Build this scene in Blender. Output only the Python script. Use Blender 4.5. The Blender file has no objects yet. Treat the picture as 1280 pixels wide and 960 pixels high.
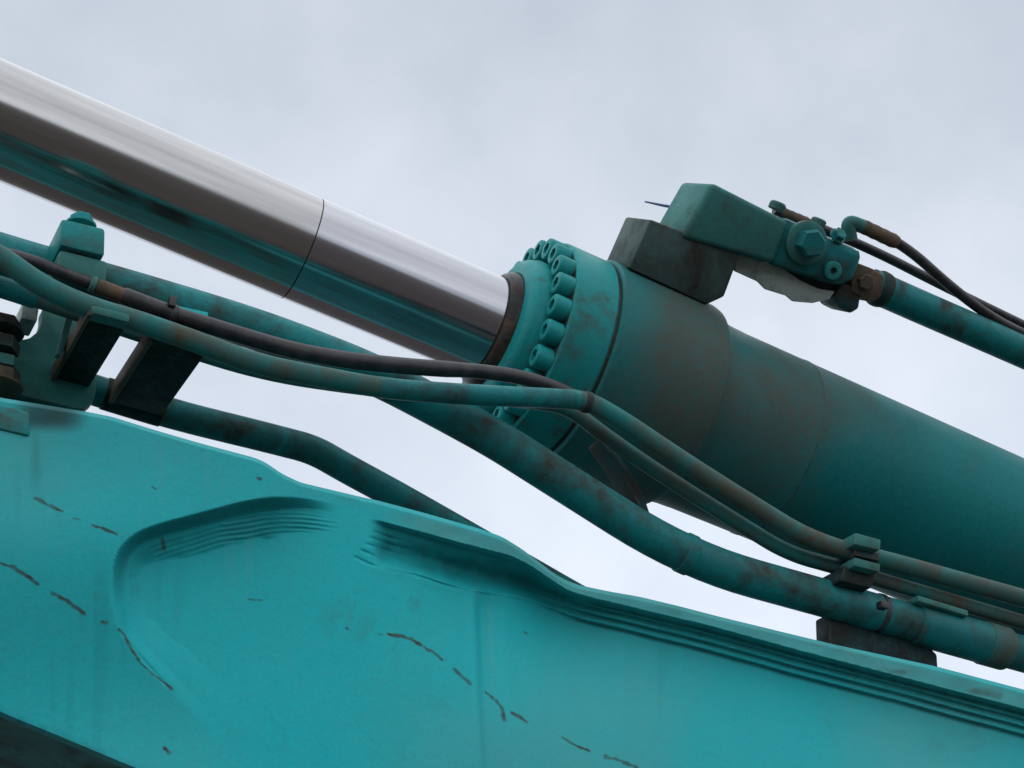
import bpy, bmesh, math, random
import numpy as np
from mathutils import Vector, Matrix

random.seed(7)
scene = bpy.context.scene
COL = scene.collection
rad = math.radians

# ------------------------------------------------------------------ camera
F_PX = 2100.0                    # focal length in photograph pixels (1280 wide)
PITCH = rad(28.0)                # the camera looks up at the machine
CAM = Vector((0.0, 0.0, 1.6))
cd = bpy.data.cameras.new("camera")
cam = bpy.data.objects.new("camera", cd)
COL.objects.link(cam)
cam.location = CAM
cam.rotation_euler = (math.pi / 2 + PITCH, 0, 0)
cd.sensor_fit = 'HORIZONTAL'
cd.sensor_width = 36.0
cd.lens = F_PX / 1280.0 * 36.0
cd.clip_start = 0.05
cd.clip_end = 5000.0
scene.camera = cam

# ------------------------------------------------------------------ sky: bright overcast
SUN_EL, SUN_AZ = rad(67.0), rad(-152.0)      # azimuth from +Y, clockwise: behind the camera, to its left
world = bpy.data.worlds.new("World")
scene.world = world
world.use_nodes = True
nt = world.node_tree
nt.nodes.clear()
N_ = nt.nodes.new
out = N_('ShaderNodeOutputWorld')
bg = N_('ShaderNodeBackground')
bg.inputs['Strength'].default_value = 0.1
sky = N_('ShaderNodeTexSky')
sky.sky_type = 'NISHITA'
sky.sun_disc = False
sky.sun_elevation = SUN_EL
sky.sun_rotation = SUN_AZ
sky.air_density = 1.0
sky.dust_density = 3.0
tc = N_('ShaderNodeTexCoord')
noise = N_('ShaderNodeTexNoise')
noise.inputs['Scale'].default_value = 5.0
noise.inputs['Detail'].default_value = 5.0
noise.inputs['Roughness'].default_value = 0.58
ramp = N_('ShaderNodeValToRGB')
ramp.color_ramp.elements[0].position = 0.30
ramp.color_ramp.elements[0].color = (5.85, 6.5, 7.45, 1)
ramp.color_ramp.elements[1].position = 0.70
ramp.color_ramp.elements[1].color = (7.35, 7.95, 8.85, 1)
sep = N_('ShaderNodeSeparateXYZ')
mr = N_('ShaderNodeMapRange')                 # an overcast sky is brighter towards the zenith
mr.interpolation_type = 'SMOOTHSTEP'
mr.inputs['From Min'].default_value = 0.62
mr.inputs['From Max'].default_value = 1.0
mr.inputs['To Min'].default_value = 0.0
mr.inputs['To Max'].default_value = 0.5
mr2 = N_('ShaderNodeMapRange')                # ... and a little paler towards the horizon
mr2.interpolation_type = 'SMOOTHSTEP'
mr2.inputs['From Min'].default_value = 0.15
mr2.inputs['From Max'].default_value = 0.70
mr2.inputs['To Min'].default_value = 1.38
mr2.inputs['To Max'].default_value = 0.97
add_ = N_('ShaderNodeMath')
add_.operation = 'ADD'
zen = N_('ShaderNodeVectorMath')
zen.operation = 'SCALE'
mix = N_('ShaderNodeMix')
mix.data_type = 'RGBA'
mix.inputs['Factor'].default_value = 0.93
L = nt.links.new
L(tc.outputs['Generated'], noise.inputs['Vector'])
L(noise.outputs['Fac'], ramp.inputs['Fac'])
L(tc.outputs['Generated'], sep.inputs[0])
L(sep.outputs['Z'], mr.inputs['Value'])
L(ramp.outputs['Color'], zen.inputs[0])
L(sep.outputs['Z'], mr2.inputs['Value'])
L(mr.outputs['Result'], add_.inputs[0])
L(mr2.outputs['Result'], add_.inputs[1])
L(add_.outputs[0], zen.inputs['Scale'])
L(sky.outputs['Color'], mix.inputs['A'])
L(zen.outputs['Vector'], mix.inputs['B'])
L(mix.outputs['Result'], bg.inputs['Color'])
L(bg.outputs['Background'], out.inputs['Surface'])

sd = bpy.data.lights.new("sun", 'SUN')
sd.energy = 1.5
sd.angle = rad(150.0)
sd.color = (1.0, 0.98, 0.95)
sun = bpy.data.objects.new("sun", sd)
COL.objects.link(sun)
sdir = Vector((math.sin(SUN_AZ) * math.cos(SUN_EL), math.cos(SUN_AZ) * math.cos(SUN_EL), math.sin(SUN_EL)))
sun.rotation_euler = sdir.to_track_quat('Z', 'Y').to_euler()
sun.location = sdir * 20

scene.view_settings.view_transform = 'Standard'
scene.view_settings.look = 'None'
scene.view_settings.exposure = 0.0
scene.view_settings.gamma = 1.0
scene.view_settings.use_curve_mapping = False

# ------------------------------------------------------------------ frames of reference
FWD = Vector((0, math.cos(PITCH), math.sin(PITCH)))
UPV = Vector((0, -math.sin(PITCH), math.cos(PITCH)))
RGT = Vector((1, 0, 0))
YAW = rad(27.0)
H = Vector((math.cos(YAW), math.sin(YAW), 0))      # along the boom, to the right and away
N = Vector((math.sin(YAW), -math.cos(YAW), 0))     # out of the boom's side, towards the viewer
Z = Vector((0, 0, 1))


def ray(px, py):
    return FWD + RGT * ((px - 640) / F_PX) + UPV * ((480 - py) / F_PX)


def proj(p):
    v = p - CAM
    f = v.dot(FWD)
    return 640 + F_PX * v.dot(RGT) / f, 480 - F_PX * v.dot(UPV) / f


G0 = CAM + ray(707, 450.5) * 2.4                   # on the cylinder's axis, at the gland joint


def W(px, py, d):
    """point on the vertical plane parallel to the boom, d metres towards the viewer from the cylinder's axis"""
    r = ray(px, py)
    t = (G0 + N * d - CAM).dot(N) / r.dot(N)
    return CAM + r * t


def mpp(p):
    return (p - CAM).dot(FWD) / F_PX               # metres per photograph pixel at p


A = (W(707, 450.5, 0) - W(0, 150.5, 0)).normalized()   # cylinder axis, pointing right and away
ZP = A.cross(N) * -1.0
if ZP.z < 0:
    ZP = -ZP
EANG = rad(55.0)
E1 = N * math.cos(EANG) + ZP * math.sin(EANG)      # the port blocks stand out of the head this way
E2 = N * math.sin(EANG) - ZP * math.cos(EANG)      # ... and face the viewer this way


def PE(px, py, c):
    """point on the plane spanned by the axis and E1, c metres along E2"""
    r = ray(px, py)
    t = (G0 + E2 * c - CAM).dot(E2) / r.dot(E2)
    return CAM + r * t


# ------------------------------------------------------------------ materials
MATS = {}


def nodes_of(name):
    m = bpy.data.materials.new(name)
    m.use_nodes = True
    t = m.node_tree
    t.nodes.clear()
    o = t.nodes.new('ShaderNodeOutputMaterial')
    b = t.nodes.new('ShaderNodeBsdfPrincipled')
    t.links.new(b.outputs[0], o.inputs['Surface'])
    MATS[name] = m
    return m, t, b


def tex(t, scale, detail=4, rough=0.55, vec=None, dist=0.0):
    n = t.nodes.new('ShaderNodeTexNoise')
    n.inputs['Scale'].default_value = scale
    n.inputs['Detail'].default_value = detail
    n.inputs['Roughness'].default_value = rough
    n.inputs['Distortion'].default_value = dist
    if vec is not None:
        t.links.new(vec, n.inputs['Vector'])
    return n.outputs['Fac']


def rng(t, src, a, b, c=0.0, d=1.0):
    n = t.nodes.new('ShaderNodeMapRange')
    n.inputs['From Min'].default_value = a
    n.inputs['From Max'].default_value = b
    n.inputs['To Min'].default_value = c
    n.inputs['To Max'].default_value = d
    t.links.new(src, n.inputs['Value'])
    return n.outputs['Result']


def mixc(t, fac, a, b):
    n = t.nodes.new('ShaderNodeMix')
    n.data_type = 'RGBA'
    if isinstance(fac, (int, float)):
        n.inputs['Factor'].default_value = fac
    else:
        t.links.new(fac, n.inputs['Factor'])
    for k, v in (('A', a), ('B', b)):
        if isinstance(v, tuple):
            n.inputs[k].default_value = (*v, 1)
        else:
            t.links.new(v, n.inputs[k])
    return n.outputs['Result']


def math_(t, op, a, b=None):
    n = t.nodes.new('ShaderNodeMath')
    n.operation = op
    n.use_clamp = True
    for i, v in enumerate((a, b)):
        if v is None:
            continue
        if isinstance(v, (int, float)):
            n.inputs[i].default_value = v
        else:
            t.links.new(v, n.inputs[i])
    return n.outputs[0]


def bump(t, b, h, strength, dist=0.002):
    n = t.nodes.new('ShaderNodeBump')
    n.inputs['Strength'].default_value = strength
    n.inputs['Distance'].default_value = dist
    t.links.new(h, n.inputs['Height'])
    t.links.new(n.outputs[0], b.inputs['Normal'])


DIRT = (0.060, 0.047, 0.036)
RUST = (0.075, 0.032, 0.016)


def paint(name, c1, c2, dirt=0.3, dirt_scale=9.0, rough=0.5, chips=0.5, dirt_col=DIRT, wear=False, spec=0.14, dirt_attr=False, edge=0.0, grit_amt=0.30, soft=0.16):
    m, t, b = nodes_of(name)
    co = t.nodes.new('ShaderNodeTexCoord').outputs['Object']
    big = tex(t, 3.2, 3, 0.5, co)
    med = tex(t, dirt_scale, 6, 0.62, co, 0.4)
    fine = tex(t, 110, 3, 0.6, co)
    speck = tex(t, 70, 2, 0.5, co)
    col = mixc(t, rng(t, big, 0.35, 0.65), c1, c2)
    grit = tex(t, 260, 2, 0.6, co)
    col = mixc(t, rng(t, fine, 0.45, 0.75, 0.0, 0.14), col, (0.06, 0.24, 0.225))
    col = mixc(t, rng(t, grit, 0.5, 0.8, 0.0, grit_amt), col, (0.010, 0.050, 0.050))
    dsrc = med
    if dirt_attr:
        da = t.nodes.new('ShaderNodeAttribute')
        da.attribute_name = 'dirt'
        sc_ = t.nodes.new('ShaderNodeMath')
        sc_.operation = 'MULTIPLY_ADD'
        t.links.new(da.outputs['Fac'], sc_.inputs[0])
        sc_.inputs[1].default_value = 0.30
        t.links.new(med, sc_.inputs[2])
        dsrc = sc_.outputs[0]
    dm = rng(t, dsrc, 0.64 - 0.35 * dirt, 0.64 - 0.35 * dirt + soft, 0.0, min(0.95, 0.45 + dirt))
    dm = math_(t, 'MULTIPLY', dm, rng(t, fine, 0.25, 0.6, 0.55, 1.0))
    col = mixc(t, dm, col, dirt_col)
    ch = math_(t, 'MULTIPLY', rng(t, speck, 0.70 - 0.05 * chips, 0.76 - 0.05 * chips, 0, 1), rng(t, med, 0.45, 0.6))
    col = mixc(t, math_(t, 'MULTIPLY', ch, chips), col, RUST)
    if edge:
        bv = t.nodes.new('ShaderNodeBevel')
        bv.samples = 4
        bv.inputs['Radius'].default_value = 0.004
        gn = t.nodes.new('ShaderNodeNewGeometry')
        dt = t.nodes.new('ShaderNodeVectorMath')
        dt.operation = 'DOT_PRODUCT'
        t.links.new(bv.outputs[0], dt.inputs[0])
        t.links.new(gn.outputs['Normal'], dt.inputs[1])
        em = math_(t, 'MULTIPLY', rng(t, dt.outputs['Value'], 0.985, 0.90), rng(t, tex(t, 45, 4, 0.6, co), 0.40, 0.60))
        col = mixc(t, math_(t, 'MULTIPLY', em, edge), col, (0.14, 0.12, 0.095))
    if wear:
        a = t.nodes.new('ShaderNodeAttribute')
        a.attribute_name = 'rust'
        g = t.nodes.new('ShaderNodeAttribute')
        g.attribute_name = 'grime_shade'
        s = t.nodes.new('ShaderNodeAttribute')
        s.attribute_name = 'fade'
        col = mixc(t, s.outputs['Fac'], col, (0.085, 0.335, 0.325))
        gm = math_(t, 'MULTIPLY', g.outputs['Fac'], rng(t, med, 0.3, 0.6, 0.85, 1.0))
        col = mixc(t, gm, col, (0.010, 0.018, 0.018))  # grime and painted shade share this near-black
        rn = math_(t, 'MULTIPLY', a.outputs['Fac'], rng(t, tex(t, 160, 2, 0.5, co), 0.25, 0.5, 0.6, 1.0))
        col = mixc(t, rn, col, (0.042, 0.031, 0.019))
    t.links.new(col, b.inputs['Base Color'])
    t.links.new(rng(t, med, 0.3, 0.7, rough - 0.1, rough + 0.18), b.inputs['Roughness'])
    b.inputs['Specular IOR Level'].default_value = spec
    hh = t.nodes.new('ShaderNodeMath')
    hh.operation = 'ADD'
    t.links.new(fine, hh.inputs[0])
    t.links.new(med, hh.inputs[1])
    bump(t, b, hh.outputs[0], 0.22, 0.0022)
    return m


TEAL1 = (0.003, 0.405, 0.440)
TEAL2 = (0.006, 0.365, 0.385)
paint('paint_boom', TEAL1, TEAL2, dirt=0.05, rough=0.55, chips=0.15, wear=True, grit_amt=0.16)
paint('paint_plain', TEAL1, TEAL2, dirt=0.12, rough=0.5, chips=0.4, edge=0.5)
paint('paint_pipe', (0.007, 0.185, 0.192), (0.010, 0.120, 0.125), dirt=0.58, dirt_scale=18, rough=0.45, chips=0.15, dirt_col=(0.036, 0.033, 0.026), soft=0.22, grit_amt=0.5)
paint('paint_pipe_dirty', (0.015, 0.16, 0.155), (0.026, 0.10, 0.09), dirt=0.68, dirt_scale=15, rough=0.5, chips=0.4, dirt_col=(0.082, 0.060, 0.041), soft=0.24)
paint('paint_cylinder', (0.003, 0.165, 0.168), (0.004, 0.120, 0.124), dirt=0.30, dirt_scale=5, rough=0.5, chips=0.0, dirt_col=(0.078, 0.054, 0.036), dirt_attr=True, soft=0.36)
paint('paint_gland', (0.006, 0.25, 0.252), (0.010, 0.19, 0.188), dirt=0.34, dirt_scale=16, rough=0.45, chips=0.6)
paint('paint_block', (0.034, 0.185, 0.165), (0.030, 0.125, 0.115), dirt=0.42, dirt_scale=22, rough=0.55, chips=0.2, dirt_col=(0.045, 0.042, 0.033), soft=0.26, edge=0.8)
paint('paint_port', (0.070, 0.110, 0.098), (0.028, 0.052, 0.050), dirt=0.6, dirt_scale=13, rough=0.6, chips=0.2, dirt_col=(0.024, 0.020, 0.018), edge=0.8)
paint('paint_dark', (0.010, 0.055, 0.060), (0.018, 0.040, 0.040), dirt=0.7, dirt_scale=16, rough=0.6, chips=0.4, dirt_col=(0.035, 0.027, 0.022), edge=0.8)
paint('paint_grimy', (0.006, 0.022, 0.024), (0.008, 0.016, 0.017), dirt=0.5, dirt_scale=20, rough=0.6, chips=0.2, dirt_col=(0.018, 0.013, 0.010), edge=0.8)
paint('paint_pale', (0.42, 0.47, 0.43), (0.30, 0.37, 0.34), dirt=0.3, dirt_scale=24, rough=0.6, chips=0.3)
paint('rusty_steel', (0.085, 0.055, 0.038), (0.055, 0.042, 0.034), dirt=0.6, dirt_scale=30, rough=0.6, chips=0.3, dirt_col=(0.13, 0.09, 0.06))
paint('black_grease', (0.014, 0.011, 0.012), (0.050, 0.030, 0.022), dirt=0.4, dirt_scale=18, rough=0.35, chips=0.2, dirt_col=(0.09, 0.05, 0.035))

m, t, b = nodes_of('rubber')
co = t.nodes.new('ShaderNodeTexCoord').outputs['Object']
n1 = tex(t, 60, 4, 0.6, co)
t.links.new(mixc(t, rng(t, n1, 0.4, 0.75), (0.008, 0.008, 0.011), (0.034, 0.030, 0.032)), b.inputs['Base Color'])
b.inputs['Roughness'].default_value = 0.5
bump(t, b, n1, 0.3, 0.002)

m, t, b = nodes_of('blue_plastic')
b.inputs['Base Color'].default_value = (0.10, 0.15, 0.32, 1)
b.inputs['Roughness'].default_value = 0.4

m, t, b = nodes_of('chrome')                        # hard chrome with fine lengthwise streaks and a dull film
tcn = t.nodes.new('ShaderNodeTexCoord')
mp = t.nodes.new('ShaderNodeMapping')
mp.inputs['Scale'].default_value = (1.2, 26.0, 26.0)
t.links.new(tcn.outputs['Object'], mp.inputs['Vector'])
st = tex(t, 2.0, 5, 0.6, mp.outputs[0])
at = t.nodes.new('ShaderNodeAttribute')
at.attribute_name = 'film'
c0 = mixc(t, rng(t, st, 0.3, 0.7), (0.43, 0.43, 0.455), (0.33, 0.33, 0.345))
c1 = mixc(t, at.outputs['Fac'], c0, mixc(t, rng(t, st, 0.35, 0.65), (0.41, 0.40, 0.395), (0.30, 0.295, 0.285)))
t.links.new(c1, b.inputs['Base Color'])
b.inputs['Metallic'].default_value = 1.0
t.links.new(rng(t, st, 0.3, 0.7, 0.12, 0.20), b.inputs['Roughness'])

m, t, b = nodes_of('ground')
co = t.nodes.new('ShaderNodeTexCoord').outputs['Object']
n1 = tex(t, 0.6, 8, 0.6, co)
n2 = tex(t, 14, 6, 0.65, co)
g1 = mixc(t, rng(t, n1, 0.35, 0.65), (0.060, 0.048, 0.045), (0.085, 0.069, 0.062))
t.links.new(mixc(t, rng(t, n2, 0.4, 0.7, 0, 0.5), g1, (0.10, 0.085, 0.078)), b.inputs['Base Color'])
b.inputs['Roughness'].default_value = 0.95
bump(t, b, n2, 0.6, 0.05)


# ------------------------------------------------------------------ mesh helpers
class MB:
    """collects vertices (world space) and faces for ONE mesh object"""

    def __init__(self):
        self.v, self.f = [], []

    def add(self, vs, fs):
        o = len(self.v)
        self.v += [tuple(x) for x in vs]
        self.f += [tuple(i + o for i in f) for f in fs]
        return self

    def bmesh(self, bm):
        bm.verts.index_update()
        vs = [v.co.copy() for v in bm.verts]
        fs = [[v.index for v in f.verts] for f in bm.faces]
        bm.free()
        return self.add(vs, fs)


def finish_mesh(name, verts, faces, mat, sharp=35):
    me = bpy.data.meshes.new(name)
    me.from_pydata(verts, [], faces)
    me.validate()
    bm = bmesh.new()
    bm.from_mesh(me)
    bmesh.ops.recalc_face_normals(bm, faces=bm.faces)
    bm.to_mesh(me)
    bm.free()
    me.shade_smooth()
    me.set_sharp_from_angle(angle=rad(sharp))
    me.materials.append(MATS[mat])
    return me


def empty(name, loc, label, cat, group=None):
    o = bpy.data.objects.new(name, None)
    o.empty_display_size = 0.05
    COL.objects.link(o)
    o.location = loc
    tag(o, label, cat, group)
    return o


def tag(o, label=None, cat=None, group=None, kind=None):
    if label:
        o['label'] = label
    if cat:
        o['category'] = cat
    if group:
        o['group'] = group
    if kind:
        o['kind'] = kind
    return o


def base_of(o):
    p = Vector((0, 0, 0))
    while o is not None:
        p = p + o.location
        o = o.parent
    return p


def build(mb, name, mat, parent=None, sharp=35):
    """link the collected shape as one mesh object; a top-level one gets its origin at its lowest middle"""
    if parent is None:
        vs = np.array(mb.v)
        org = Vector((float(vs[:, 0].mean()), float(vs[:, 1].mean()), float(vs[:, 2].min())))
    else:
        org = base_of(parent)
    verts = [(x - org.x, y - org.y, z - org.z) for x, y, z in mb.v]
    me = finish_mesh(name, verts, mb.f, mat, sharp)
    o = bpy.data.objects.new(name, me)
    COL.objects.link(o)
    if parent is None:
        o.location = org
    else:
        o.parent = parent
    return o


def box(c, ax, half, bevel=0.003, seg=2):
    """bevelled box, centre c, three axes, three half sizes"""
    bm = bmesh.new()
    bmesh.ops.create_cube(bm, size=2.0)
    for v in bm.verts:
        v.co = Vector((v.co.x * half[0], v.co.y * half[1], v.co.z * half[2]))
    if bevel:
        bmesh.ops.bevel(bm, geom=list(bm.edges), offset=bevel, segments=seg, affect='EDGES', profile=0.5)
    for v in bm.verts:
        v.co = c + ax[0] * v.co.x + ax[1] * v.co.y + ax[2] * v.co.z
    return MB().bmesh(bm)


def prism(front, back_vec, bevel=0.003, seg=2):
    """solid from a polygon of world points pushed along back_vec"""
    bm = bmesh.new()
    a = [bm.verts.new(p) for p in front]
    b_ = [bm.verts.new(p + back_vec) for p in front]
    n = len(front)
    bm.faces.new(a)
    bm.faces.new(b_[::-1])
    for i in range(n):
        bm.faces.new((a[i], a[(i + 1) % n], b_[(i + 1) % n], b_[i]))
    bmesh.ops.recalc_face_normals(bm, faces=bm.faces)
    if bevel:
        bmesh.ops.bevel(bm, geom=list(bm.edges), offset=bevel, segments=seg, affect='EDGES', profile=0.5)
    return MB().bmesh(bm)


def fillet(pts, r):
    """polyline with its corners rounded by arcs that start r away from the corner"""
    out_ = [pts[0]]
    for i in range(1, len(pts) - 1):
        p, q, s = pts[i - 1], pts[i], pts[i + 1]
        l1, l2 = (p - q).length, (s - q).length
        k = min(r, 0.48 * l1, 0.48 * l2)
        a, b_ = q + (p - q).normalized() * k, q + (s - q).normalized() * k
        for j in range(9):
            u = j / 8.0
            out_.append(a * (1 - u) ** 2 + q * 2 * u * (1 - u) + b_ * u * u)
    out_.append(pts[-1])
    return out_


def resample(pts, step):
    res = [pts[0]]
    for p, q in zip(pts, pts[1:]):
        n = max(1, int((q - p).length / step))
        for i in range(1, n + 1):
            res.append(p.lerp(q, i / n))
    return res


def sweep(pts, radius, seg=24, caps=True, wob=0.0):
    """round tube along pts; radius is a number or one number per point"""
    if isinstance(radius, (int, float)):
        radius = [radius] * len(pts)
    vs, fs = [], []
    t0 = (pts[1] - pts[0]).normalized()
    u = t0.cross(Vector((0.13, 0.2, 0.97))).normalized()
    n = len(pts)
    for i, p in enumerate(pts):
        t = (pts[min(i + 1, n - 1)] - pts[max(i - 1, 0)]).normalized()
        u = (u - t * u.dot(t)).normalized()
        w = t.cross(u)
        for k in range(seg):
            a = 2 * math.pi * k / seg
            vs.append(p + (u * math.cos(a) + w * math.sin(a)) * radius[i])
    for i in range(n - 1):
        for k in range(seg):
            k2 = (k + 1) % seg
            fs.append((i * seg + k, i * seg + k2, (i + 1) * seg + k2, (i + 1) * seg + k))
    if caps:
        fs.append(tuple(range(seg))[::-1])
        fs.append(tuple((n - 1) * seg + k for k in range(seg)))
    return MB().add(vs, fs)


def lathe(profile, o, ax, u, seg=96, close=True):
    """turned shape: profile of (distance along ax, radius)"""
    w = ax.cross(u)
    vs, fs = [], []
    for t_, r in profile:
        for k in range(seg):
            a = 2 * math.pi * k / seg
            vs.append(o + ax * t_ + (u * math.cos(a) + w * math.sin(a)) * max(r, 1e-5))
    for i in range(len(profile) - 1):
        for k in range(seg):
            k2 = (k + 1) % seg
            fs.append((i * seg + k, i * seg + k2, (i + 1) * seg + k2, (i + 1) * seg + k))
    if close:
        fs.append(tuple(range(seg))[::-1])
        fs.append(tuple((len(profile) - 1) * seg + k for k in range(seg)))
    return MB().add(vs, fs)


def socket_screw(o, ax, u, r, h, hexr, depth=None, seg=24):
    """cap screw head with a hexagon socket; o lies on the seat, ax points outwards"""
    depth = depth or h * 0.55
    w = ax.cross(u)
    rings = [(0, r, 0), (h * 0.86, r, 0), (h * 0.96, r * 0.95, 0), (h, r * 0.86, 0), (h, hexr, 1), (h - depth, hexr, 1)]
    vs, fs = [], []
    for t_, rr, hx in rings:
        for k in range(seg):
            a = 2 * math.pi * k / seg
            q = rr
            if hx:
                q = rr * math.cos(math.pi / 6) / math.cos((a % (math.pi / 3)) - math.pi / 6)
            vs.append(o + ax * t_ + (u * math.cos(a) + w * math.sin(a)) * q)
    for i in range(len(rings) - 1):
        for k in range(seg):
            k2 = (k + 1) % seg
            fs.append((i * seg + k, i * seg + k2, (i + 1) * seg + k2, (i + 1) * seg + k))
    fs.append(tuple(range(seg)))
    fs.append(tuple((len(rings) - 1) * seg + k for k in range(seg)))
    return MB().add(vs, fs)


def hex_head(o, ax, u, r, h, washer=0.0):
    """hexagon bolt head with chamfered corners, standing on an optional washer"""
    w = ax.cross(u)
    mb = MB()
    if washer:
        mb = lathe([(0, washer * 0.96), (0.0005, washer), (0.003, washer), (0.0036, washer * 0.95)], o, ax, u, 32)
        o = o + ax * 0.0034
    vs, fs = [], []
    rings = [(0, 1.0), (h * 0.85, 1.0), (h, 0.86)]
    for t_, s in rings:
        for k in range(6):
            a = math.pi / 3 * k
            vs.append(o + ax * t_ + (u * math.cos(a) + w * math.sin(a)) * r * s)
    for i in range(2):
        for k in range(6):
            k2 = (k + 1) % 6
            fs.append((i * 6 + k, i * 6 + k2, (i + 1) * 6 + k2, (i + 1) * 6 + k))
    fs.append(tuple(range(6))[::-1])
    fs.append(tuple(12 + k for k in range(6)))
    return mb.add(vs, fs)


def pipe_path(pts, bend, step=0.02):
    """pts: (px, py, d) places in the photograph with their distance out of the boom's middle plane"""
    return resample(fillet([W(*p) for p in pts], bend), step)


def near_index(path, px):
    return min(range(len(path)), key=lambda i: abs(proj(path[i])[0] - px))


def piece(path, x0, x1):
    i, j = sorted((near_index(path, x0), near_index(path, x1)))
    if j - i < 1:
        j = i + 1
    return path[i:j + 1]


def path_at(path, px):
    xs_ = [proj(p)[0] for p in path]
    for k in range(len(path) - 1):
        if xs_[k] <= px <= xs_[k + 1]:
            return path[k].lerp(path[k + 1], (px - xs_[k]) / max(1e-6, xs_[k + 1] - xs_[k]))
    return path[near_index(path, px)]


def sleeve(path, x0, x1, r, seg=28):
    """collar with rounded rims round the pipe between two columns of the photograph"""
    n = max(6, int(abs(x1 - x0) / 12))
    p = [path_at(path, x0 + (x1 - x0) * k / n) for k in range(n + 1)]
    a, b_ = p[0], p[-1]
    c = min(0.003, (b_ - a).length * 0.2)
    pts = [a, a + (p[1] - a).normalized() * c] + p[1:-1] + [b_ - (b_ - p[-2]).normalized() * c, b_]
    rr = [r - c] + [r] * (len(pts) - 2) + [r - c]
    return sweep(pts, rr, seg)


def smooth(x, a, b_):
    t_ = np.clip((x - a) / (b_ - a), 0, 1)
    return t_ * t_ * (3 - 2 * t_)


# ------------------------------------------------------------------ ground (seen only as a reflection in the chrome)
gm_ = MB().add([(-1500, -1500, 0), (1500, -1500, 0), (1500, 1500, 0), (-1500, 1500, 0)], [(0, 1, 2, 3)])
g = bpy.data.objects.new('ground', finish_mesh('ground', gm_.v, gm_.f, 'ground'))
COL.objects.link(g)
tag(g, 'bare brown dirt ground mirrored along the chrome rod', None, None, 'structure')

# ------------------------------------------------------------------ the boom
D0 = 0.30                                           # its side plate, out from the middle plane
BACK = 0.60                                         # width of the boom
TOPX = [-160, 0, 110, 140, 195, 250, 318, 332, 352, 375, 455, 470, 530, 600, 628, 652, 672, 690, 705, 722, 760, 800, 850, 900, 1040, 1170, 1280, 1440]
TOPY = [454, 497, 515, 521, 538, 554, 572, 578, 592, 603, 622, 625, 641, 661, 671, 686, 701, 715, 724, 731, 739, 746, 758, 771, 805, 833, 862, 905]
BOTX = [-160, -60, 0, 60, 110, 170, 300, 500, 800, 1440]
BOTY = [795, 855, 890, 914, 935, 960, 1010, 1070, 1130, 1230]


def curve_smooth(xs, X, Y, win=7):
    y = np.interp(xs, X, Y)
    k = np.ones(win) / win
    yp = np.pad(y, win // 2, mode='edge')
    return np.convolve(yp, k, 'valid')


NX, NY = 800, 430
xs = np.linspace(-160, 1440, NX)
top = curve_smooth(xs, TOPX, TOPY)
bot = curve_smooth(xs, BOTX, BOTY, 21)
rngen = np.random.default_rng(3)
lin = np.linspace(0, 1, NY)
vv = 0.75 * lin + 0.25 * lin ** 2
PX = np.repeat(xs[None, :], NY, 0)
PY = top[None, :] + (bot - top)[None, :] * vv[:, None]


def polydist(P, X, Y):
    """distance, side (+ = right of travel) and fraction along a polyline, for arrays of points"""
    best = np.full(X.shape, 1e9)
    side = np.zeros(X.shape)
    frac = np.zeros(X.shape)
    seg = [math.hypot(P[i + 1][0] - P[i][0], P[i + 1][1] - P[i][1]) for i in range(len(P) - 1)]
    tot, acc = sum(seg), 0.0
    for i in range(len(P) - 1):
        ax, ay = P[i]
        dx, dy = P[i + 1][0] - ax, P[i + 1][1] - ay
        t_ = np.clip(((X - ax) * dx + (Y - ay) * dy) / (dx * dx + dy * dy), 0, 1)
        qx, qy = X - ax - t_ * dx, Y - ay - t_ * dy
        dd = np.hypot(qx, qy)
        m_ = dd < best
        best = np.where(m_, dd, best)
        side = np.where(m_, np.sign(dx * qy - dy * qx), side)
        frac = np.where(m_, (acc + t_ * seg[i]) / tot, frac)
        acc += seg[i]
    return best, side, frac


def vnoise(X, Y, scale, seed):
    r = np.random.default_rng(seed)
    g_ = r.random((64, 64))
    x, y = X / scale + 1000, Y / scale + 1000
    xi, yi = np.floor(x).astype(int), np.floor(y).astype(int)
    fx, fy = x - xi, y - yi
    fx, fy = fx * fx * (3 - 2 * fx), fy * fy * (3 - 2 * fy)
    q = lambda a, b_: g_[a % 64, b_ % 64]
    return (q(xi, yi) * (1 - fx) + q(xi + 1, yi) * fx) * (1 - fy) + (q(xi, yi + 1) * (1 - fx) + q(xi + 1, yi + 1) * fx) * fy


HGT = np.zeros(PX.shape)
# the scoop where the thick cast end meets the thinner plate
SC = [(700, 660), (430, 632), (402, 627), (372, 621), (320, 622), (250, 641), (196, 655), (168, 667), (150, 685), (142, 705), (140, 728), (143, 755), (150, 785), (165, 808), (185, 832), (214, 862), (300, 960), (420, 1100)]


def chaikin(P, n=3):
    for _ in range(n):
        Q = [P[0]]
        for (x0, y0), (x1, y1) in zip(P, P[1:]):
            Q += [(x0 * 0.75 + x1 * 0.25, y0 * 0.75 + y1 * 0.25), (x0 * 0.25 + x1 * 0.75, y0 * 0.25 + y1 * 0.75)]
        P = Q + [P[-1]]
    return P


dist, side, fr = polydist(chaikin(SC, 2), PX, PY)
inside = side < 0
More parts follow.
